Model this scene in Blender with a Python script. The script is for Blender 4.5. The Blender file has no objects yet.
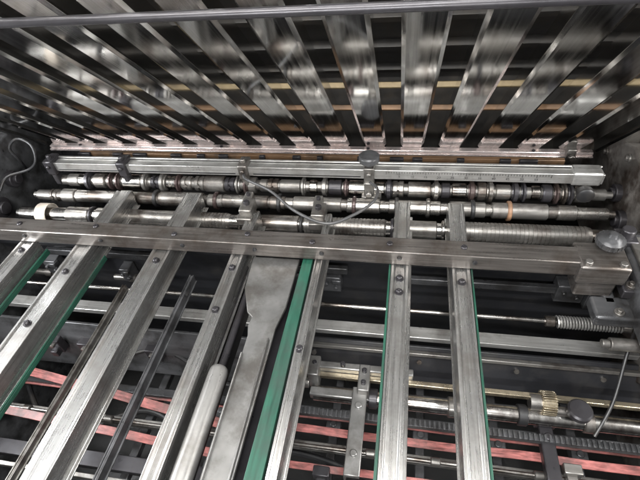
import bpy, bmesh, math, random
from mathutils import Vector, Matrix
random.seed(7)
S=bpy.context.scene
COL=S.collection
# ------------------------------------------------------------------ materials
def new_mat(name):
    m=bpy.data.materials.new(name); m.use_nodes=True
    nt=m.node_tree; nt.nodes.clear()
    o=nt.nodes.new('ShaderNodeOutputMaterial'); b=nt.nodes.new('ShaderNodeBsdfPrincipled')
    nt.links.new(b.outputs[0],o.inputs[0])
    return m,nt,b
def metal(name,col,rough=.35,metallic=.9,grime=(.05,.04,.03),gamt=.45,stretch=(1,1,1),scale=14,bump=0,rvar=.08,fine=60,glo=.48,ghi=.66,lo=.78,hi=1.1,gs=9):
    m,nt,b=new_mat(name); L=nt.links.new; N=nt.nodes.new
    tc=N('ShaderNodeTexCoord'); mp=N('ShaderNodeMapping'); mp.inputs['Scale'].default_value=stretch
    oi=N('ShaderNodeObjectInfo'); mu=N('ShaderNodeVectorMath'); mu.operation='SCALE'; mu.inputs[0].default_value=(13,7,5)
    ad0=N('ShaderNodeVectorMath'); ad0.operation='ADD'
    L(oi.outputs['Random'],mu.inputs['Scale']); L(tc.outputs['Object'],ad0.inputs[0]); L(mu.outputs[0],ad0.inputs[1]); L(ad0.outputs[0],mp.inputs[0])
    def noise(sc,det,vec,ro=.6):
        n=N('ShaderNodeTexNoise'); n.inputs['Scale'].default_value=sc; n.inputs['Detail'].default_value=det
        n.inputs['Roughness'].default_value=ro
        L(vec.outputs[0],n.inputs['Vector']); return n
    n1=noise(scale,3,mp); n3=noise(gs,5,ad0,.68)
    r1=N('ShaderNodeMapRange'); r1.inputs['From Min'].default_value=glo; r1.inputs['From Max'].default_value=ghi; r1.inputs['To Max'].default_value=gamt
    L(n3.outputs[0],r1.inputs[0])
    r2=N('ShaderNodeMapRange'); r2.inputs['From Min'].default_value=.3; r2.inputs['From Max'].default_value=.7
    r2.inputs['To Min'].default_value=lo; r2.inputs['To Max'].default_value=hi; L(n1.outputs[0],r2.inputs[0])
    vm=N('ShaderNodeVectorMath'); vm.operation='SCALE'; vm.inputs[0].default_value=col; L(r2.outputs[0],vm.inputs['Scale'])
    mx=N('ShaderNodeMix'); mx.data_type='RGBA'; L(r1.outputs[0],mx.inputs[0]); L(vm.outputs[0],mx.inputs[6]); mx.inputs[7].default_value=(*grime,1)
    L(mx.outputs[2],b.inputs['Base Color'])
    b.inputs['Metallic'].default_value=metallic
    rr=N('ShaderNodeMapRange'); rr.inputs['From Min'].default_value=.35; rr.inputs['From Max'].default_value=.68
    rr.inputs['To Min'].default_value=max(.05,rough-rvar); rr.inputs['To Max'].default_value=min(1,rough+rvar)
    ad=N('ShaderNodeMix'); ad.inputs[0].default_value=.5; L(n1.outputs[0],ad.inputs[2]); L(n3.outputs[0],ad.inputs[3]); L(ad.outputs[0],rr.inputs[0])
    L(rr.outputs[0],b.inputs['Roughness'])
    if bump:
        n2=noise(fine,1,ad0)
        bp=N('ShaderNodeBump'); bp.inputs['Strength'].default_value=bump; bp.inputs['Distance'].default_value=.004
        L(n2.outputs[0],bp.inputs['Height']); L(bp.outputs[0],b.inputs['Normal'])
    return m
RAIL=metal('rail_steel',(.46,.455,.445),.30,.92,gamt=.5,stretch=(14,.2,14),grime=(.16,.14,.12),lo=.7,hi=1.1)
GAUGE=metal('gauge_steel',(.52,.515,.50),.34,.8,gamt=.5,stretch=(.5,9,9),grime=(.13,.11,.09))
SLAT=metal('polished_steel',(.84,.837,.825),.10,1,grime=(.50,.47,.43),gamt=.25,stretch=(26,.15,1),scale=7,rvar=.045,lo=.72,hi=1.06,gs=4)
CHROME=metal('chrome',(.60,.585,.56),.22,1,grime=(.10,.07,.052),gamt=.75,stretch=(4,1,1),rvar=.06,gs=8,glo=.44,ghi=.6)
STEEL=metal('machined_steel',(.35,.335,.315),.31,.9,gamt=.8,grime=(.065,.046,.034),gs=8,glo=.45,ghi=.62)
WORN=metal('worn_steel',(.25,.24,.225),.36,.8,gamt=.8,stretch=(.6,4,4),grime=(.045,.033,.026))
BAR=metal('grey_bar',(.155,.142,.132),.33,.75,gamt=.65,stretch=(.4,9,9),grime=(.06,.044,.034),lo=.6,hi=1.2)
DARK=metal('dark_steel',(.042,.040,.044),.34,.5,gamt=.5,grime=(.015,.012,.012),bump=.04)
BLUED=metal('dark_paint',(.018,.0185,.021),.36,.15,gamt=.5,grime=(.045,.042,.038),bump=.06,scale=5,glo=.5,ghi=.75)
GPAINT=metal('grey_paint',(.085,.086,.09),.32,.45,gamt=.8,grime=(.02,.018,.016),bump=.04,scale=5,stretch=(.5,3,3),lo=.45,hi=1.5)
BACKING=metal('backing_paint',(.022,.021,.020),.5,.2,gamt=.4)
BLACK=metal('black_rubber',(.014,.014,.015),.42,0,gamt=.3,bump=.05)
CAST=metal('cast_grey',(.26,.257,.25),.38,.75,gamt=.7,bump=.05,fine=50,grime=(.09,.08,.07),lo=.7,hi=1.12)
TUBE=metal('tube_grey',(.36,.352,.34),.34,.65,gamt=.55,grime=(.13,.12,.10),lo=.75,hi=1.05,stretch=(5,.4,5))
GREEN=metal('green_belt',(.012,.062,.040),.42,0,gamt=.7,grime=(.025,.038,.032),stretch=(6,.5,4),lo=.6,hi=1.3)
RED=metal('red_belt',(.32,.11,.10),.38,0,gamt=.85,grime=(.09,.055,.05),bump=.1,lo=.45,hi=1.5,stretch=(1.5,8,1),glo=.46,ghi=.66)
PINK=metal('pale_bar',(.70,.62,.60),.26,.75,gamt=.35,grime=(.36,.26,.23),stretch=(.4,5,5),lo=.85,hi=1.05)
ORANGE=metal('rust_strip',(.17,.10,.055),.4,.3,gamt=.8,grime=(.04,.03,.022))
TAN=metal('tan_ring',(.30,.17,.10),.4,.2,gamt=.6,grime=(.09,.06,.04))
BROWN=metal('brown_collar',(.07,.05,.048),.3,.5,gamt=.5)
BRASS=metal('brass',(.52,.45,.33),.28,.9,gamt=.65,grime=(.12,.10,.08))
YEL=metal('muted_brass_bar',(.22,.17,.095),.45,.3,gamt=.8,grime=(.06,.045,.03))
BEIGE=metal('beige_tape',(.45,.40,.34),.5,0,gamt=.5,grime=(.2,.16,.13))
FLOOR=metal('oily_floor',(.014,.014,.014),.38,.1,gamt=.6,grime=(.006,.006,.006),bump=.15,scale=4)
WALL=metal('side_casting',(.17,.158,.145),.36,.45,gamt=.95,grime=(.045,.034,.028),bump=.05,scale=6,lo=.4,hi=1.4,gs=8,glo=.43,ghi=.58)
GREY=metal('grey_cable',(.05,.05,.051),.4,0,gamt=.3)
# ------------------------------------------------------------------ builder
def catmull(P,n=8):
    P=[Vector(p) for p in P]; out=[]
    for i in range(len(P)-1):
        a=P[max(i-1,0)];b=P[i];c=P[i+1];d=P[min(i+2,len(P)-1)]
        for k in range(n):
            t=k/n
            out.append(.5*((2*b)+(c-a)*t+(2*a-5*b+4*c-d)*t*t+(3*b-a-3*c+d)*t**3))
    out.append(P[-1]); return out
class MB:
    def __init__(s): s.bm=bmesh.new()
    def box(s,c,d,rot=None):
        r=bmesh.ops.create_cube(s.bm,size=1)['verts']
        M=Matrix.Translation(Vector(c))@(rot.to_4x4() if rot else Matrix())@Matrix.Diagonal((*d,1))
        bmesh.ops.transform(s.bm,matrix=M,verts=r); return s
    def cyl(s,p1,p2,r,seg=20,r2=None):
        p1=Vector(p1);p2=Vector(p2);d=p2-p1
        v=bmesh.ops.create_cone(s.bm,cap_ends=True,segments=seg,radius1=r,radius2=r if r2 is None else r2,depth=d.length)['verts']
        M=Matrix.Translation((p1+p2)/2)@d.to_track_quat('Z','Y').to_matrix().to_4x4()
        bmesh.ops.transform(s.bm,matrix=M,verts=v); return s
    def hexa(s,p1,p2,r): return s.cyl(p1,p2,r,6)
    def lathe(s,prof,axis='X',c=(0,0,0),seg=48):
        rings=[]; c=Vector(c)
        for a,r in prof:
            ring=[]
            for k in range(seg):
                t=2*math.pi*k/seg; y=r*math.cos(t); z=r*math.sin(t)
                v={'X':(a,y,z),'Y':(z,a,y),'Z':(y,z,a)}[axis]
                ring.append(s.bm.verts.new(Vector(v)+c))
            rings.append(ring)
        for i in range(len(rings)-1):
            for k in range(seg):
                s.bm.faces.new((rings[i][k],rings[i][(k+1)%seg],rings[i+1][(k+1)%seg],rings[i+1][k]))
        s.bm.faces.new(rings[0][::-1]); s.bm.faces.new(rings[-1]); return s
    def prism(s,prof,a0,a1,axis='Y'):
        def mk(p,a):
            return {'Y':(p[0],a,p[1]),'X':(a,p[0],p[1]),'Z':(p[0],p[1],a)}[axis]
        A=[s.bm.verts.new(mk(p,a0)) for p in prof]; B=[s.bm.verts.new(mk(p,a1)) for p in prof]
        n=len(prof)
        for i in range(n): s.bm.faces.new((A[i],A[(i+1)%n],B[(i+1)%n],B[i]))
        s.bm.faces.new(A[::-1]); s.bm.faces.new(B); return s
    def tube(s,P,r,seg=10,n=8):
        P=catmull(P,n) if n>1 else [Vector(p) for p in P]
        rings=[]
        t0=(P[1]-P[0]).normalized(); nrm=t0.orthogonal().normalized()
        for i,p in enumerate(P):
            t=(P[min(i+1,len(P)-1)]-P[max(i-1,0)]).normalized()
            nrm=(nrm-t*nrm.dot(t)).normalized(); bn=t.cross(nrm)
            rings.append([s.bm.verts.new(p+r*(math.cos(2*math.pi*k/seg)*nrm+math.sin(2*math.pi*k/seg)*bn)) for k in range(seg)])
        for i in range(len(rings)-1):
            for k in range(seg):
                s.bm.faces.new((rings[i][k],rings[i][(k+1)%seg],rings[i+1][(k+1)%seg],rings[i+1][k]))
        s.bm.faces.new(rings[0][::-1]); s.bm.faces.new(rings[-1]); return s
    def done(s,name,mat,loc=(0,0,0),parent=None,bevel=.0025,rot=None,ang=35,**kw):
        bm=s.bm; bmesh.ops.recalc_face_normals(bm,faces=bm.faces)
        me=bpy.data.meshes.new(name); bm.to_mesh(me); bm.free()
        for p in me.polygons: p.use_smooth=True
        me.set_sharp_from_angle(angle=math.radians(ang)); me.materials.append(mat)
        o=bpy.data.objects.new(name,me); COL.objects.link(o)
        o.location=loc
        if rot: o.rotation_euler=rot
        if parent: o.parent=parent
        if bevel:
            b=o.modifiers.new('b','BEVEL'); b.width=bevel; b.segments=2; b.limit_method='ANGLE'; b.angle_limit=math.radians(40)
        for k,v in kw.items(): o[k]=v
        return o
def empty(name,loc,label,cat,group=None):
    e=bpy.data.objects.new(name,None); e.empty_display_size=.05; COL.objects.link(e); e.location=loc
    e['label']=label; e['category']=cat
    if group: e['group']=group
    return e
def copy_part(o,parent,loc=None):
    c=o.copy(); COL.objects.link(c); c.parent=parent
    if loc is not None: c.location=loc
    return c
# ------------------------------------------------------------------ setting
MB().box((0,0,0),(6,5,.02)).done('floor',FLOOR,(-.4,.8,-1.0),bevel=0,kind='structure')
e=empty('side_frame',(.74,1.0,-.9),'heavy worn grey-brown side frame of the machine','machine frame')
mb=MB(); mb.prism([(-.35,.70),(-.30,.80),(.2,.98),(.36,1.02),(.44,.99),(1.0,.99),(1.0,.55),(-.2,.55)],-.02,.03,'X')
mb.done('frame_plate',WALL,(0,0,0),e,.006)
mb=MB(); mb.prism([(-.9,-.1),(-.9,.66),(-.25,.78),(1.0,.78),(1.0,-.1)],.18,.22,'X')
mb.done('lower_plate',WALL,(0,0,0),e,.006)
mb=MB(); mb.prism([(.1,.5),(.1,.96),(1.0,.99),(1.0,.5)],.34,.38,'X')
mb.done('outer_plate',WALL,(0,0,0),e,.006)
mb=MB(); mb.box((.1,0.05,.54),(.2,.05,.04)); mb.done('cross_web',WALL,(0,0,0),e,.004)
for (y,z,r) in [(.24,.815,.034),(.33,.86,.030)]:
    mb=MB(); mb.cyl((-.04,0,0),(-.015,0,0),r,24); mb.cyl((-.05,0,0),(-.035,0,0),r*.6,24); mb.done('bearing_boss',DARK,(0,y,z),e,.003)
for i,(y,z) in enumerate([(.36,.98),(.52,.90),(.02,.86),(.12,.90)]):
    mb=MB(); mb.hexa((0,0,0),(-.012,0,0),.010); mb.cyl((.002,0,0),(-.004,0,0),.015); mb.done('bolt',WORN,(-.022,y,z),e,.001)
e=empty('side_frame',(-1.66,1.0,-.9),'dark grey cast side frame beside the roller ends','machine frame')
mb=MB(); mb.prism([(-.9,-.1),(-.9,.72),(-.25,.82),(.1,.95),(.40,1.02),(1.0,1.02),(1.0,-.1)],-.03,.02,'X')
mb.done('frame_plate',GPAINT,(0,0,0),e,.006)
for (y,z,r) in [(.17,.82,.045),(.30,.87,.035)]:
    mb=MB(); mb.cyl((.05,0,0),(.015,0,0),r,24); mb.cyl((.065,0,0),(.045,0,0),r*.6,24); mb.done('bearing_boss',DARK,(0,y,z),e,.003)
e=empty('machine_bulkhead',(-.40,1.1,-.9),'dark bulkhead plate beneath the rollers','machine panel')
mb=MB(); mb.box((0,0,.36),(2.5,.02,.78)); mb.box((0,-.02,.74),(2.5,.05,.02)); mb.done('panel',BLUED,(0,0,0),e,.004)
random.seed(11)
for x,zz in [(-1.01,.62),(-.86,.66),(-.68,.6),(-.54,.64),(.09,.66),(.16,.63),(.96,.66),(1.05,.63)]:
    mb=MB(); w=random.uniform(.03,.09); hh=random.uniform(.04,.10); mb.box((0,-.03,0),(w,.05,hh)); mb.box((w*.3,-.05,hh*.3),(w*.5,.03,.02)); mb.hexa((-w*.25,-.05,.01),(-w*.25,-.066,.01),.008); mb.hexa((w*.25,-.05,-.01),(w*.25,-.066,-.01),.008)
    mb.done('mounting_block',random.choice([DARK,GPAINT,GPAINT]),(x,-.01,zz),e,.003)
for x in (-1.04,-.65):
    mb=MB(); mb.lathe([(-.10,.012),(.10,.012)],'X'); mb.lathe(([(-.03,.018),(.0,.018)]),'X'); mb.done('hose_fitting',WORN,(x,-.05,.57),e,0)
for x0,x1,z in ((-1.0,-.5,.70),(-.1,.22,.69),(.42,.95,.66)):
    mb=MB(); mb.box((0,-.03,0),(x1-x0,.02,.03)); mb.done('stiffener',GPAINT,((x0+x1)/2,-.012,z),e,.003)
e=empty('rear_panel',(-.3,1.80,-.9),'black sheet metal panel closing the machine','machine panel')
MB().box((0,0,.85),(3.4,.02,1.9)).done('panel',BACKING,(0,0,0),e,.003)
# ------------------------------------------------------------------ overhead slats
D=Vector((0,-.693,.72)); NRM=Vector((0,.72,.693)); BASE=Vector((0,1.52,0.0))
def on_slat(s,n): p=BASE+D*s+NRM*n; return (p.y,p.z)
R=(math.atan2(.72,-.693),0,0)
proto=None
LEN=1.62
for k in range(-13,9):
    x=.026+.14*k
    e=empty('overhead_slat',(x,1.52,0),'broad polished steel guide slat sloping overhead','guide slat','overhead guide slats')
    e.rotation_euler=R
    if proto is None:
        w=.043
        mb=MB(); mb.prism([(-w,-.045),(-w,-.005),(-w+.009,0),(w-.009,0),(w,-.005),(w,-.045),(w-.003,-.045),(w-.003,-.007),(w-.010,-.003),(-w+.010,-.003),(-w+.003,-.007),(-w+.003,-.045)],-.02,LEN,'Y')
        a=mb.done('channel',SLAT,(0,0,0),e,.0005,ang=15)
        mb=MB(); mb.box((0,.02,-.028),(.05,.05,.03)); mb.cyl((0,.03,-.008),(0,.03,.007),.006,16)
        b=mb.done('end_clamp',DARK,(0,-.02,0),e,.002)
        proto=(a,b)
    else:
        for o in proto: copy_part(o,e)
for s,n,w,h,mat,lab in [(.13,.12,.012,.02,ORANGE,'thin brown cross member above the slats'),(.30,.14,.012,.02,YEL,'thin dull yellow cross member above the slats'),(.95,.15,.018,.02,YEL,'muted brass coloured cross member above the slats')]:
    y,z=on_slat(s,n)
    mb=MB(); mb.box((0,0,0),(3.1,w,h)); mb.done('cross_member',mat,(-.3,y,z),None,.003,rot=R,label=lab,category='cross bar')
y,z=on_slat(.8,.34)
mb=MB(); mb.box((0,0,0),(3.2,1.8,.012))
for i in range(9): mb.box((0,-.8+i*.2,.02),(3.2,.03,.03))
mb.done('backing_sheet',BACKING,(-.3,y,z),None,.002,rot=R,label='added black ribbed backing sheet above the slats',category='backing sheet')  # added dark backing that keeps the gaps between slats dark
mb=MB(); mb.lathe([(-1.36,.005),(-1.35,.0070),(1.35,.0070),(1.36,.005)],'X')
mb.done('cross_pipe',DARK,(-.3,.62,.803),None,0,label='thin dark pipe spanning beneath the overhead slats',category='pipe')
# ------------------------------------------------------------------ pale beam + strip
e=empty('support_beam',(-.44,1.49,.010),'slim pale pinkish silver beam under the slat ends','beam')
mb=MB(); mb.box((0,0,0),(2.2,.026,.020)); mb.box((0,-.016,-.006),(2.2,.010,.010))
mb.done('bar',PINK,(0,0,0),e,.003)
for x in (-.95,-.3,.3,.9):
    mb=MB(); mb.cyl((0,-.005,.009),(0,-.005,.014),.006,12); mb.done('screw',DARK,(x,0,0),e,0)
mb=MB(); mb.box((.0,.0,.0),(.03,.05,.05)); mb.cyl((-.0,-.03,.0),(0,-.045,0),.012); mb.done('end_mount',WORN,(1.02,-.01,.01),e,.003)
e=empty('stop_strip',(-.4,1.42,.020),'dull brown strip with small dark stop fingers','stop strip')
MB().box((0,0,0),(1.9,.018,.022)).done('strip',ORANGE,(0,0,0),e,.002)
random.seed(21)
for i in range(15):
    x=-.9+i*.125+random.uniform(-.03,.03)
    MB().box((0,-.012,0),(random.uniform(.02,.07),.014,.028)).done('stop_finger',DARK,(x,0,0),e,.002)
# ------------------------------------------------------------------ gauge bar
e=empty('gauge_bar',(-.39,1.32,.048),'slim flat steel ruler bar with clamps above the rollers','gauge bar')
mb=MB(); mb.box((0,0,0),(2.06,.030,.012)); mb.box((0,-.020,-.010),(2.06,.008,.038)); mb.box((0,.02,.010),(2.06,.008,.006))
mb.done('bar',GAUGE,(0,0,0),e,.0015)
mb=MB()
for i in range(61):
    hh=.006 if i%5 else .011
    mb.box((.33+i*.009,-.0252,.004-hh/2),(.0013,.0012,hh))
mb.done('scale_marks',BLACK,(0,0,0),e,0)
for i in range(1,12):
    cu=bpy.data.curves.new('t','FONT'); cu.body=str(i*5); cu.size=.013; cu.align_x='CENTER'
    to=bpy.data.objects.new('t',cu); COL.objects.link(to); bpy.context.view_layer.update()
    me=bpy.data.meshes.new_from_object(to.evaluated_get(bpy.context.evaluated_depsgraph_get()))
    bpy.data.objects.remove(to); me.materials.clear(); me.materials.append(BLACK); me.name='scale_number'
    o=bpy.data.objects.new('scale_number',me); COL.objects.link(o); o.parent=e; o.location=(.33+i*.045,-.0248,-.020); o.rotation_euler=(math.radians(90),0,0)
for x0,x1 in ((-.98,-.72),(-.66,-.23),(-.16,.24)):
    mb=MB(); mb.box((0,-.0247,-.020),(x1-x0,.0012,.004)); mb.done('slot',BLACK,((x0+x1)/2,0,0),e,0)
for x in (-1.01,-.69,-.195,.27):
    mb=MB(); mb.box((0,-.005,-.008),(.036,.066,.062)); mb.box((0,-.02,-.055),(.022,.03,.07)); mb.cyl((0,-.01,.02),(0,-.01,.038),.010,20); mb.hexa((0,-.035,0),(0,-.047,0),.009)
    mb.done('clamp',DARK if x<-.6 else WORN,(x,0,0),e,.004)
mb=MB(); mb.lathe([(-.02,.012),(.0,.012),(.0,.031),(.004,.036),(.022,.036),(.026,.031)],'Z',(0,0,.03)); mb.done('knob',GPAINT,(.27,-.015,.01),e,.001)
mb=MB(); mb.box((0,-.03,-.07),(.036,.03,.07)); mb.box((0.0,-.04,-.11),(.055,.02,.034)); mb.cyl((0,-.045,-.08),(0,-.06,-.08),.012); mb.box((.034,-.03,-.1),(.02,.025,.055)); mb.done('sensor_bracket',WORN,(.27,0,0),e,.003)
mb=MB(); mb.box((0,0,0),(.09,.055,.05)); mb.done('end_block',GAUGE,(.98,0,-.01),e,.006)
mb=MB(); mb.lathe([(0,.02),(-.01,.026),(-.03,.026),(-.034,.02)],'Y',(0,0,0)); mb.done('end_knob',BLACK,(.97,-.05,-.035),e,.0)
# ------------------------------------------------------------------ shafts
def ring(w,r,ch=.003): return [(-w/2,r-ch),(-w/2+ch,r),(w/2-ch,r),(w/2,r-ch)]
def slotted(w,r):
    return [(-w/2,r-.003),(-w/2+.003,r),(-.004,r),(-.003,r-.004),(.003,r-.004),(.004,r),(w/2-.003,r),(w/2,r-.003)]
def wheel(w,r): return [(-w/2,r*.7),(-w/2+.004,r*.72),(-w/2+.006,r),(w/2-.006,r),(w/2-.004,r*.72),(w/2,r*.7)]
def ribbed(w,r,p=.013,d=.0016):
    out=[(-w/2,r-.004)]; a=-w/2+.001
    while a<w/2-p: out+=[(a,r-d),(a+.0004,r),(a+p*.72,r),(a+p*.72+.0004,r-d)]; a+=p
    out.append((w/2,r-.004)); return out
KN={'r':ring,'s':slotted,'w':wheel,'b':ribbed}
def shaft(name,lab,y,z,x0,x1,r,spec,mat=CHROME):
    e=empty(name,((x0+x1)/2,y,z),lab,'roller shaft')
    cx=(x0+x1)/2; h=(x1-x0)/2
    MB().lathe([(-h,r*.6),(-h+.02,r*.62),(-h+.022,r),(h-.022,r),(h-.02,r*.62),(h,r*.6)],'X').done('shaft',mat,(0,0,0),e,0)
    for x,w,rr,m,kind in spec:
        mb=MB(); mb.lathe(KN[kind](w,rr),'X')
        if kind=='s' : mb.cyl((0,-rr+.004,rr*.3),(0,-rr-.003,rr*.3+.001),.006,10)
        nm={'w':'roller_wheel','b':'ribbed_sleeve'}.get(kind,'collar')
        mb.done(nm,m,(x-cx,0,0),e,0)
    return e
random.seed(8)
spec=[];x=-1.36
while x<.58:
    k=random.choice('rrswwrw'); w={'r':random.choice([.03,.05,.08]),'s':.04,'w':random.choice([.018,.024])}[k]
    m=random.choice([STEEL,WORN,STEEL,DARK,CHROME]); rr=random.uniform(.024,.032) if k!='w' else random.uniform(.034,.041)
    if k=='w': m=random.choice([BROWN,DARK,STEEL,WORN])
    spec.append((x+w/2,w,rr,m,k)); x+=w+random.choice([.001,.003,.006,.015])
shaft('collared_shaft','oily shaft tightly packed with dull and dark collars',1.31,-.035,-1.42,.69,.02,spec,WORN)
spec=[];x=-1.42
while x<.56:
    k=random.choice('rrrrs'); w={'r':random.choice([.06,.12,.18]),'s':.035}[k]
    m=random.choice([CHROME,STEEL,STEEL,WORN]); rr=random.uniform(.024,.029)
    spec.append((x+w/2,w,rr,m,k)); x+=w+random.choice([.002,.006,.02,.03])
for x,m in ((.36,TAN),(-.02,BLACK),(-.17,BROWN),(-.45,BLACK),(-.95,BLACK),(-.70,BROWN),(.09,STEEL),(.24,BLACK)): spec.append((x,.014,.035,m,'r'))
shaft('roller_shaft','worn steel roller shaft with clamped rings beneath the gauge',1.245,-.065,-1.5,.69,.021,spec,STEEL)
spec=[]
for x0,x1,k,rr in [(-1.30,-1.2,'r',.032),(-1.17,-.84,'r',.032),(-.80,-.62,'b',.032),(-.55,-.36,'r',.032),(-.34,-.05,'b',.032),(.0,.12,'r',.032),(.2,.60,'b',.035)]:
    spec.append(((x0+x1)/2,x1-x0,rr,random.choice([WORN,STEEL]),k))
for x in (-1.19,-.82,-.58,-.35,-.03,.14,.18): spec.append((x,.012,.036,random.choice([DARK,CHROME,BLACK]),'r'))
shaft('delivery_roller','long scuffed brownish grey delivery roller under the rails',1.155,-.088,-1.53,.66,.027,spec,CHROME)
mb=MB(); P=[]
for i in range(15):
    t=math.radians(-40+i*20); P.append((math.cos(t)*.043,math.sin(t)*.043))
P.append((-.05,-.10)); P.append((-.06,-.18))
prof=P+[(a*.93,b*.93) for a,b in reversed(P)]
mb.prism(prof,-.024,.024,'X'); mb.done('tape_band',BEIGE,(-1.40,1.155,-.088),None,.001,label='beige tape curving around the delivery roller end',category='tape')
# ------------------------------------------------------------------ crossbar
e=empty('crossbar',(-.50,.942,.026),'long dark grey square steel crossbar bolted over rails','crossbar'); e.rotation_euler=(0,0,-.006)
mb=MB(); mb.box((0,0,0),(2.02,.062,.052)); mb.done('bar',BAR,(0,0,0),e,.003)
for x in (-.79,-.5,-.21,.03,.24,.47,.68):
    mb=MB(); mb.lathe([(0,.009),(.004,.009),(.006,.007)],'Z'); mb.hexa((0,0,.0055),(0,0,.008),.004); mb.done('screw',DARK,(x,random.uniform(-.01,.01),.026),e,0)
    mb=MB(); mb.lathe([(0,.007),(-.004,.007),(-.005,.005)],'Y'); mb.done('screw',BLACK,(x+.03,-.031,.004),e,0)
# ------------------------------------------------------------------ rails
def rail(x,w=.056,y0=-.05,y1=1.2,depth=.07,green=None,label='',z=0,mat=RAIL,bracket=True,bolts=(.88,),rot=0,name='guide_rail'):
    e=empty(name,(x,0,z),label,'guide rail','parallel guide rails')
    e.rotation_euler=(0,0,rot)
    h=w/2
    f=min(.008,w*.2)
    mb=MB(); mb.prism([(-h,-depth),(-h,-.001),(-h+f,-.001),(-h+f*1.5,-.006),(h-f*1.5,-.006),(h-f,-.001),(h,-.001),(h,-depth),(h+f*1.3,-depth),(h+f*1.3,-depth-.004),(h-.004,-depth-.004),(h-.004,-.012),(-h+.004,-.012),(-h+.004,-depth-.004),(-h-f*.6,-depth-.004),(-h-f*.6,-depth)],y0,y1,'Y')
    mb.done('channel',mat,(0,0,0),e,.0012)
    if green:
        gx,gw,gz=green
        mb=MB(); mb.prism([(gx-gw/2,y0),(gx+gw/2,y0),(gx+gw/2,.93),(gx-gw/2+gw*.3,.93)],gz-.003,gz+.003,'Z'); mb.box((gx+gw/2-.002,(y0+.93)/2,gz-.010),(.004,.93-y0,.014)); mb.done('green_belt',GREEN,(0,0,0),e,.001)
    for yb in bolts:
        mb=MB(); mb.cyl((0,0,-.007),(0,0,-.004),.012,20); mb.lathe([(-.004,.008),(.003,.008),(.005,.006)],'Z'); mb.hexa((0,0,.004),(0,0,.0065),.0035); mb.done('bolt',DARK,(0,yb,0),e,0)
    if bracket:
        mb=MB(); mb.box((0,y1-.01,-.03),(w*.8,.05,.04)); mb.box((0,y1+.012,-.045),(w*.5,.03,.05)); mb.done('end_bracket',WORN,(0,0,0),e,.004)
    return e
rail(-1.27,green=(.040,.010,-.05),label='steel guide rail edged with green belt near the side frame',y1=.93,bracket=False)
rail(-1.05,.062,y1=1.21,green=(.040,.006,-.066),label='light steel guide rail with thin green belt on its flank',bolts=(.80,.6))
rail(-.765,.062,y1=1.21,label='light steel guide rail with plain dark flank',bolts=(.87,))
rail(-.505,.040,y1=1.12,label='narrow steel guide rail beside the round tube',bolts=(.7,.86))
rail(-.242,.024,y1=1.12,green=(-.043,.044,-.014),label='narrow steel guide rail with wide green belt',bolts=(.6,))
rail(.003,.050,y1=1.2,green=(-.031,.008,-.012),label='steel guide rail with green strip and bolts along top',bolts=(.86,.81))
rail(.176,.050,y1=1.2,green=(.031,.007,-.016),label='light steel guide rail with green belt edge',bolts=(.86,))
rail(-.97,.014,y0=0,y1=.9,z=-.18,depth=.02,mat=WORN,label='thin grey lower rail running beneath the upper rails',bracket=False,bolts=(),name='lower_rail')
rail(-.685,.014,y0=0,y1=.9,z=-.10,depth=.03,mat=GPAINT,label='thin grey lower rail running beneath the upper rails',bracket=False,bolts=(),name='lower_rail')
for x,y in ((-.53,1.13),(-.275,1.12)):
    e=empty('rail_clamp',(x,y,0),'small steel clamp block with hex screws at the rail end','clamp','rail end clamps')
    mb=MB(); mb.box((0,0,0),(.045,.07,.045)); mb.box((-.01,.05,.0),(.03,.05,.04)); mb.box((.0,-.045,-.01),(.055,.03,.03)); mb.done('block',WORN,(0,0,0),e,.005)
    for a in ((0,0,.022,.011),(.012-.02,.05,.018,.007)):
        mb=MB(); mb.hexa((0,0,0),(0,0,.014),a[3]); mb.done('screw',DARK,a[:3],e,.001)
mb=MB()
out=[(-.092,.93),(.060,.93),(.056,.74),(.042,.67),(.036,-.05),(-.030,-.05),(-.030,.64),(-.038,.67),(-.034,.70),(-.052,.715),(-.085,.80)]
mb.prism(out,-.035,-.024,'Z')
mb.box((-.027,.27,-.021),(.005,.62,.02)); mb.box((.033,.3,-.021),(.005,.66,.02))
mb.done('guide_plate',CAST,(-.368,0,0),None,.003,label='plain grey guide chute plate narrowing below a notch',category='guide plate')
mb=MB(); mb.prism([(-.05,.93),(.11,.93),(.11,-.05),(-.05,-.05)],-.10,-.094,'Z')
mb.done('under_plate',DARK,(-.375,0,0),None,.002,label='dark plate beneath the guide chute',category='guide plate')
e=empty('round_tube',(-.445,0,-.03),'light grey round metal tube with domed end','tube')
mb=MB(); mb.lathe([(-.05,.025),(.515,.025),(.528,.024),(.536,.021),(.540,.016)],'Y'); mb.done('tube',TUBE,(0,0,0),e,0)
mb=MB(); mb.lathe([(.54,.010),(.90,.010)],'Y'); mb.done('rod',DARK,(-.005,0,-.02),e,0)
mb=MB(); mb.prism([(-.02,-.03),(.02,-.03),(.02,.03),(.012,.03),(.012,-.02),(-.012,-.02),(-.012,.03),(-.02,.03)],-.05,.92,'Y')
mb.done('dark_channel',BLACK,(-.47,0,-.09),None,.002,label='black channel running beneath the round tube',category='channel')
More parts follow.
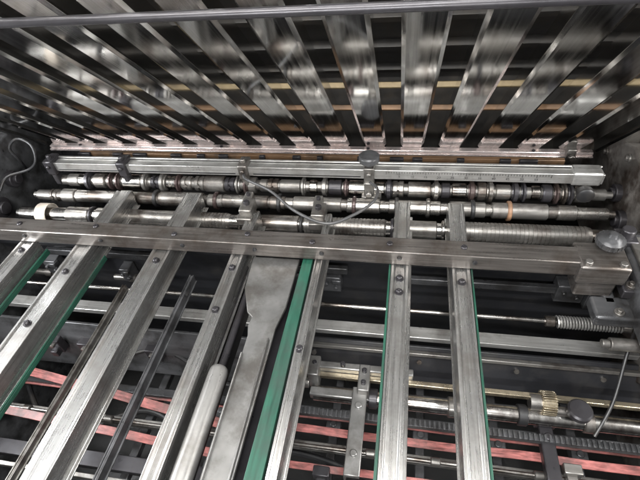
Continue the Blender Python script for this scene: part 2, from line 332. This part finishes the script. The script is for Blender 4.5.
# ------------------------------------------------------------------ lower mechanism
XR=.91
def bar(name,mat,y,z,x0,x1,dy,dz,lab,cat='bar',rx=0,bev=.002):
    mb=MB(); mb.box((0,0,0),(x1-x0,dy,dz)); return mb.done(name,mat,((x0+x1)/2,y,z),None,bev,rot=(rx,0,0),label=lab,category=cat)
e=empty('spring_rod',(-.45,.93,-.25),'thin bright rod with coil spring at its end','rod')
MB().lathe([(-1.15,.008),(1.17,.008)],'X').done('rod',CHROME,(0,0,0),e,0)
P=[]; turns=22
for i in range(turns*10+1):
    t=i/10*2*math.pi; P.append((.95+.19*i/(turns*10),.018*math.cos(t),.018*math.sin(t)))
MB().tube(P,.0034,6,1).done('coil_spring',GAUGE,(0,0,0),e,0)
for x in (.14,.93,1.15,-.5):
    mb=MB(); mb.lathe(ring(.03,.018),'X'); mb.done('collar',CHROME if x<.9 else STEEL,(x,0,0),e,0)
bar('flat_bar',GAUGE,.86,-.28,-1.62,XR,.042,.022,'broad light grey steel bar crossing under the rails')
e=empty('grey_shield',(.28,.79,-.36),'deep dark painted plate below the flat bar','plate'); e.rotation_euler=(math.radians(-28),0,0)
MB().box((0,0,0),(1.24,.012,.15)).done('sheet',BLUED,(0,0,0),e,.002)
MB().box((0,-.016,.055),(1.2,.02,.012)).done('edge_strip',WORN,(0,0,0),e,.002)
for x in (-.55,-.2,.1,.35):
    mb=MB(); mb.cyl((0,-.005,0),(0,-.012,0),.008); mb.done('screw',STEEL,(x,0,.02),e,0)
bar('grey_shield',GPAINT,.77,-.40,-1.62,-.42,.012,.2,'grey painted sheet shield beneath the guide rails','shield',rx=math.radians(-20))
for x in (-1.25,-1.12,-.85,-.62):
    e=empty('shield_bracket',(x,.745,-.37),'small dark bracket bolted to the grey shield','bracket','small shield brackets')
    mb=MB(); mb.box((0,0,0),(.05,.03,.07)); mb.box((.0,-.02,-.02),(.025,.03,.03)); mb.done('body',DARK,(0,0,0),e,.003)
    mb=MB(); mb.hexa((0,-.014,.015),(0,-.026,.015),.009); mb.done('bolt',WORN,(0,0,0),e,.001)
bar('square_guide',BRASS,.705,-.325,-.26,XR,.016,.018,'pale brassy square guide rod crossing the carriage')
e=empty('chrome_rod',(.3,.66,-.36),'thick pale guide shaft with dark collar rings','rod')
MB().lathe([(-.55,.022),(-.548,.025),(.61,.025)],'X').done('rod',CHROME,(0,0,0),e,0)
for x,m in ((-.36,DARK),(-.12,STEEL),(.08,BLACK),(.26,STEEL),(.42,DARK)):
    MB().lathe(ring(.028,.031),'X').done('collar',m,(x,0,0),e,0)
e=empty('gear_rack',(.22,.605,-.385),'dark toothed rack beneath the chrome rod','gear rack')
mb=MB(); mb.box((0,0,0),(1.35,.02,.02))
for i in range(94): mb.box((-.66+i*.0142,-.002,.0125),(.007,.022,.009))
mb.done('rack',GPAINT,(0,0,0),e,.001)
e=empty('carriage',(-.16,.69,-.33),'steel carriage with clamp blocks sliding on guide rods','carriage')
mb=MB(); mb.box((-.09,.02,.015),(.035,.07,.08)); mb.box((.05,.035,.022),(.34,.024,.036)); mb.box((.07,.0,.01),(.035,.09,.07)); mb.box((0,-.035,-.02),(.20,.03,.03)); mb.done('body',CAST,(0,0,0),e,.004)
for x,y in ((-.09,.03),(.0,.035),(.07,.02),(.07,-.02),(.15,.035)):
    mb=MB(); mb.cyl((0,0,-.01),(0,0,.014),.008,14); mb.hexa((0,0,.01),(0,0,.018),.006); mb.done('screw',DARK,(x,y,.042),e,.001)
mb=MB(); mb.box((.06,-.15,.01),(.045,.26,.016)); mb.box((.04,-.15,-.01),(.006,.26,.04)); mb.cyl((.06,-.08,.014),(.06,-.08,.024),.011,16); mb.cyl((.06,-.22,.014),(.06,-.22,.024),.011,16); mb.done('arm',CAST,(0,0,0),e,.003)
mb=MB(); mb.cyl((-.105,-.01,-.005),(-.125,-.01,-.005),.018,20); mb.done('end_cap',STEEL,(0,0,0),e,.002)
e=empty('gear_unit',(.45,.69,-.33),'dull brass pinion gear with dark hand knob on dark bracket','gear')
mb=MB(); mb.lathe([(-.020,.030),(.020,.030)],'X')
for i in range(28):
    t=2*math.pi*i/28; mb.box((0,math.cos(t)*.032,math.sin(t)*.032),(.038,.009,.004),Matrix.Rotation(t,3,'X'))
mb.done('pinion',BRASS,(0,0,0),e,.0006)
mb=MB(); mb.lathe([(-.05,.024),(-.020,.024),(-.019,.018)],'X'); mb.done('hub',STEEL,(0,0,0),e,.0)
mb=MB(); mb.lathe([(.0,.012),(.022,.012),(.024,.028),(.030,.033),(.045,.033),(.05,.028)],'Z',(.072,-.03,-.005)); mb.done('hand_knob',DARK,(0,0,0),e,0)
mb=MB(); mb.lathe([(.019,.013),(.075,.013)],'X',(0,-.02,0)); mb.done('spindle',STEEL,(0,0,0),e,0)
mb=MB(); mb.box((.0,-.14,-.07),(.04,.34,.03)); mb.box((0,-.0,-.055),(.06,.09,.04)); mb.cyl((0,-.08,-.055),(0,-.08,-.04),.012,16); mb.done('bracket',DARK,(0,0,0),e,.004)
def belt(y,z,x0,x1,w,sag,lab,rz=0,ph=0):
    mb=MB(); n=36; pr=[]; L=x1-x0
    for i in range(n+1):
        a=i/n; pr.append((-L/2+L*a, sag*math.sin(a*math.pi*4+ph)*.6+sag*.4*math.sin(a*23+ph)))
    prof=[(p[0],p[1]) for p in pr]+[(p[0],p[1]-.006) for p in reversed(pr)]
    mb.prism(prof,-w/2,w/2,'Y'); return mb.done('red_belt',RED,((x0+x1)/2,y,z),None,.001,rot=(math.radians(6),0,rz),label=lab,category='belt',group='red belts under the machine')
belt(.596,-.50,-.42,XR,.026,.010,'dusty red fabric belt stretched beneath the rails')
belt(.480,-.50,-.42,.20,.022,.010,'dusty red fabric belt stretched beneath the rails',0,1)
belt(.625,-.47,-1.62,-.40,.032,.006,'dusty red belt stretched aslant beneath the rails',-.13,2)
belt(.495,-.46,-1.62,-.40,.028,.006,'dusty red fabric belt stretched beneath the rails',-.06,.5)
belt(.665,-.56,-1.62,XR,.012,.008,'narrow red belt running under the wider belts')
bar('lower_beam',WORN,.55,-.52,-1.62,XR,.025,.02,'worn steel beam beneath the red belts')
bar('lower_beam',GPAINT,.68,-.55,-1.62,XR,.03,.02,'dark beam near the red belts')
bar('lower_beam',DARK,.42,-.55,-1.62,XR,.05,.03,'dark oily beam under the rails')
bar('lower_beam',WORN,.36,-.52,-1.62,XR,.015,.02,'thin worn steel beam under the rails')
e=empty('lower_spindle',(-.36,.54,-.49),'thin worn spindle between the red belts','spindle')
MB().lathe([(-1.24,.006),(1.24,.006)],'X').done('rod',STEEL,(0,0,0),e,0)
for x in (-.95,-.62,-.2,.3,.5,.8): MB().lathe(ring(.03,.013),'X').done('collar',WORN,(x,0,0),e,0)
for x in (-1.2,-.9,-.62,-.2,.1,.35,.6):
    mb=MB(); mb.box((0,0,0),(.03,.6,.03)); mb.box((0,.1,.03),(.05,.05,.04)); mb.cyl((0,.1,.05),(0,.1,.06),.012)
    mb.done('lower_strut',GPAINT,(x,.55,-.62),None,.003,label='dark lengthwise strut beneath the red belts',category='strut',group='struts under the belts')
for x,y in ((.25,.53),(.33,.44),(.52,.52),(-.2,.42)):
    e=empty('belt_bracket',(x,y,-.46),'small oily bracket with screw over the red belts','bracket','small belt brackets')
    mb=MB(); mb.box((0,0,0),(.03,.09,.02)); mb.box((0,.03,.015),(.05,.03,.03)); mb.done('body',WORN if x>0 else DARK,(0,0,0),e,.003)
    mb=MB(); mb.hexa((0,0,.0),(0,0,.014),.008); mb.done('screw',STEEL,(0,-.02,.01),e,.001)
# ------------------------------------------------------------------ right end fittings
e=empty('knob_block',(.540,.938,.02),'greasy dark steel block with round-topped adjusting knob','adjusting block')
mb=MB(); mb.box((0,0,0),(.125,.10,.066)); mb.box((0.0,-.005,-.06),(.10,.07,.07)); mb.done('block',BAR,(0,0,0),e,.006)
mb=MB(); mb.lathe([(.027,.014),(.045,.014),(.045,.030),(.050,.035),(.066,.035),(.073,.027),(.075,.012),(.086,.009)],'Z',(.02,.03,0),36)
for i in range(20):
    t=2*math.pi*i/20; mb.box((.02+math.cos(t)*.035,.03+math.sin(t)*.035,.058),(.004,.004,.014),Matrix.Rotation(t,3,'Z'))
mb.done('knob',GPAINT,(0,0,0),e,.0)
for x,y in ((.042,-.035),(-.042,-.033)):
    mb=MB(); mb.hexa((0,0,.032),(0,0,.042),.010); mb.done('bolt',WORN,(x,y,0),e,.001)
e=empty('end_bracket',(.685,.92,-.04),'chunky greasy cast bracket holding the crossbar end','bracket')
mb=MB(); mb.prism([(-.22,-.06),(-.22,.0),(-.06,.05),(.14,.06),(.2,.02),(.2,-.06)],-.055,.05,'X'); mb.box((-.09,-.06,-.05),(.12,.08,.04)); mb.box((-.10,.02,-.06),(.035,.14,.06)); mb.done('casting',GPAINT,(0,0,0),e,.008)
mb=MB(); mb.box((-.02,.02,.066),(.05,.2,.012)); mb.box((.0,-.16,.0),(.06,.03,.05)); mb.done('clamp_plate',WORN,(0,0,0),e,.003)
mb=MB(); mb.box((-.05,.12,.03),(.05,.06,.09)); mb.box((-.065,.02,.0),(.03,.12,.03)); mb.cyl((-.05,.12,.07),(-.05,.12,.10),.018); mb.done('lever_block',DARK,(0,0,0),e,.003)
for p in ((-.03,-.12,.045),(-.02,.05,.074),(-.09,-.08,-.026),(-.02,-.03,.074),(-.06,-.02,.02)):
    mb=MB(); mb.cyl((0,0,-.006),(0,0,.004),.013,18); mb.hexa((0,0,.003),(0,0,.012),.008); mb.done('bolt',WORN,p,e,.001)
mb=MB(); mb.cyl((-.11,-.14,-.09),(-.02,-.14,-.09),.018,20); mb.cyl((-.13,-.14,-.09),(-.11,-.14,-.09),.012,16); mb.done('pivot_pin',WORN,(0,0,0),e,.002)
# ------------------------------------------------------------------ cables
def cable(P,r,lab,mat=BLACK):
    MB().tube(P,r,10,10).done('cable',mat,(0,0,0),None,0,label=lab,category='cable')
cable([(-.585,1.30,.03),(-.564,1.249,.04),(-.455,1.184,.04),(-.345,1.083,.04),(-.236,1.030,.04),(-.162,1.067,.04),(-.097,1.139,.04),(-.083,1.208,.04),(-.114,1.262,.03)],.0050,'grey cable looping in front of the roller shafts',GREY)
cable([(-1.62,1.38,-.05),(-1.58,1.34,.03),(-1.58,1.33,.10),(-1.53,1.34,.14),(-1.47,1.33,.12),(-1.47,1.31,.06),(-1.52,1.30,.02),(-1.60,1.26,.01),(-1.63,1.22,-.03)],.0055,'black cable looped beside the gauge bar end')
cable([(.57,.62,-.36),(.62,.70,-.30),(.65,.80,-.2),(.66,.84,-.12)],.005,'black cable rising to the frame bracket')
cable([(-1.5,.7,-.6),(-1.2,.5,-.56),(-.9,.62,-.58),(-.6,.5,-.55),(-.3,.55,-.6),(.1,.45,-.56)],.01,'black cable lying among the lower beams')
cable([(-1.4,.9,-.5),(-1.1,.72,-.42),(-.85,.78,-.4),(-.6,.7,-.45),(-.45,.75,-.5)],.008,'dark hose drooping below the flat bar')
# ------------------------------------------------------------------ camera
X=Vector((.9832,-.0488,.1756)); Y=Vector((.147,.7025,-.6964))
X.normalize(); Y=(Y-X*Y.dot(X)).normalized(); Z=X.cross(Y)
M=Matrix((X,Y,Z))
cd=bpy.data.cameras.new('camera'); co=bpy.data.objects.new('camera',cd); COL.objects.link(co)
co.matrix_world=Matrix.Translation((0,0,1))@M.to_4x4()
cd.lens=25.3; cd.sensor_width=36; cd.clip_start=.01; cd.clip_end=50
S.camera=co
# ------------------------------------------------------------------ light
def area(loc,tgt,sx,sy,p,col=(1,1,1)):
    l=bpy.data.lights.new('lamp','AREA'); l.shape='RECTANGLE'; l.size=sx; l.size_y=sy; l.energy=p; l.color=col
    o=bpy.data.objects.new('lamp',l); COL.objects.link(o); o.location=loc
    o.rotation_euler=(Vector(tgt)-Vector(loc)).to_track_quat('-Z','Y').to_euler()
area((-.6,-.5,2.3),(-.4,1.0,-.1),2.0,.08,92,(1,.985,.96))
area((.3,.0,2.4),(0,1.0,-.1),.08,1.2,42,(.97,.99,1))
area((-.3,-1.0,1.0),(-.3,1.3,.5),1.6,.10,52,(1,1,1))
area((-2.0,.45,.55),(-.4,1.1,.35),.10,.9,38,(.96,.98,1))  # added off-frame left light, puts bright streaks on the slats
area((1.5,.40,.5),(0,1.15,.4),.10,.9,36,(1,.99,.97))  # added off-frame counterpart on the right, also for slat streaks
y,z=on_slat(1.45,.2)
area((-.4,y,z),(-.4,1.45,.15),1.8,.1,14,(1,.96,.9))  # added unseen light above the slats, gives gleams in the gaps
w=bpy.data.worlds.new('World'); S.world=w; w.use_nodes=True
nt=w.node_tree; bg=nt.nodes['Background']
tc=nt.nodes.new('ShaderNodeTexCoord'); sp=nt.nodes.new('ShaderNodeSeparateXYZ')
cr=nt.nodes.new('ShaderNodeValToRGB'); cr.color_ramp.elements[0].position=.1; cr.color_ramp.elements[0].color=(.09,.09,.095,1)
cr.color_ramp.elements[1].position=.9; cr.color_ramp.elements[1].color=(1,.99,.97,1)
nt.links.new(tc.outputs['Generated'],sp.inputs[0]); nt.links.new(sp.outputs[2],cr.inputs[0]); nt.links.new(cr.outputs[0],bg.inputs['Color'])
bg.inputs['Strength'].default_value=.42
S.view_settings.view_transform='Standard'; S.view_settings.look='None'; S.view_settings.exposure=0
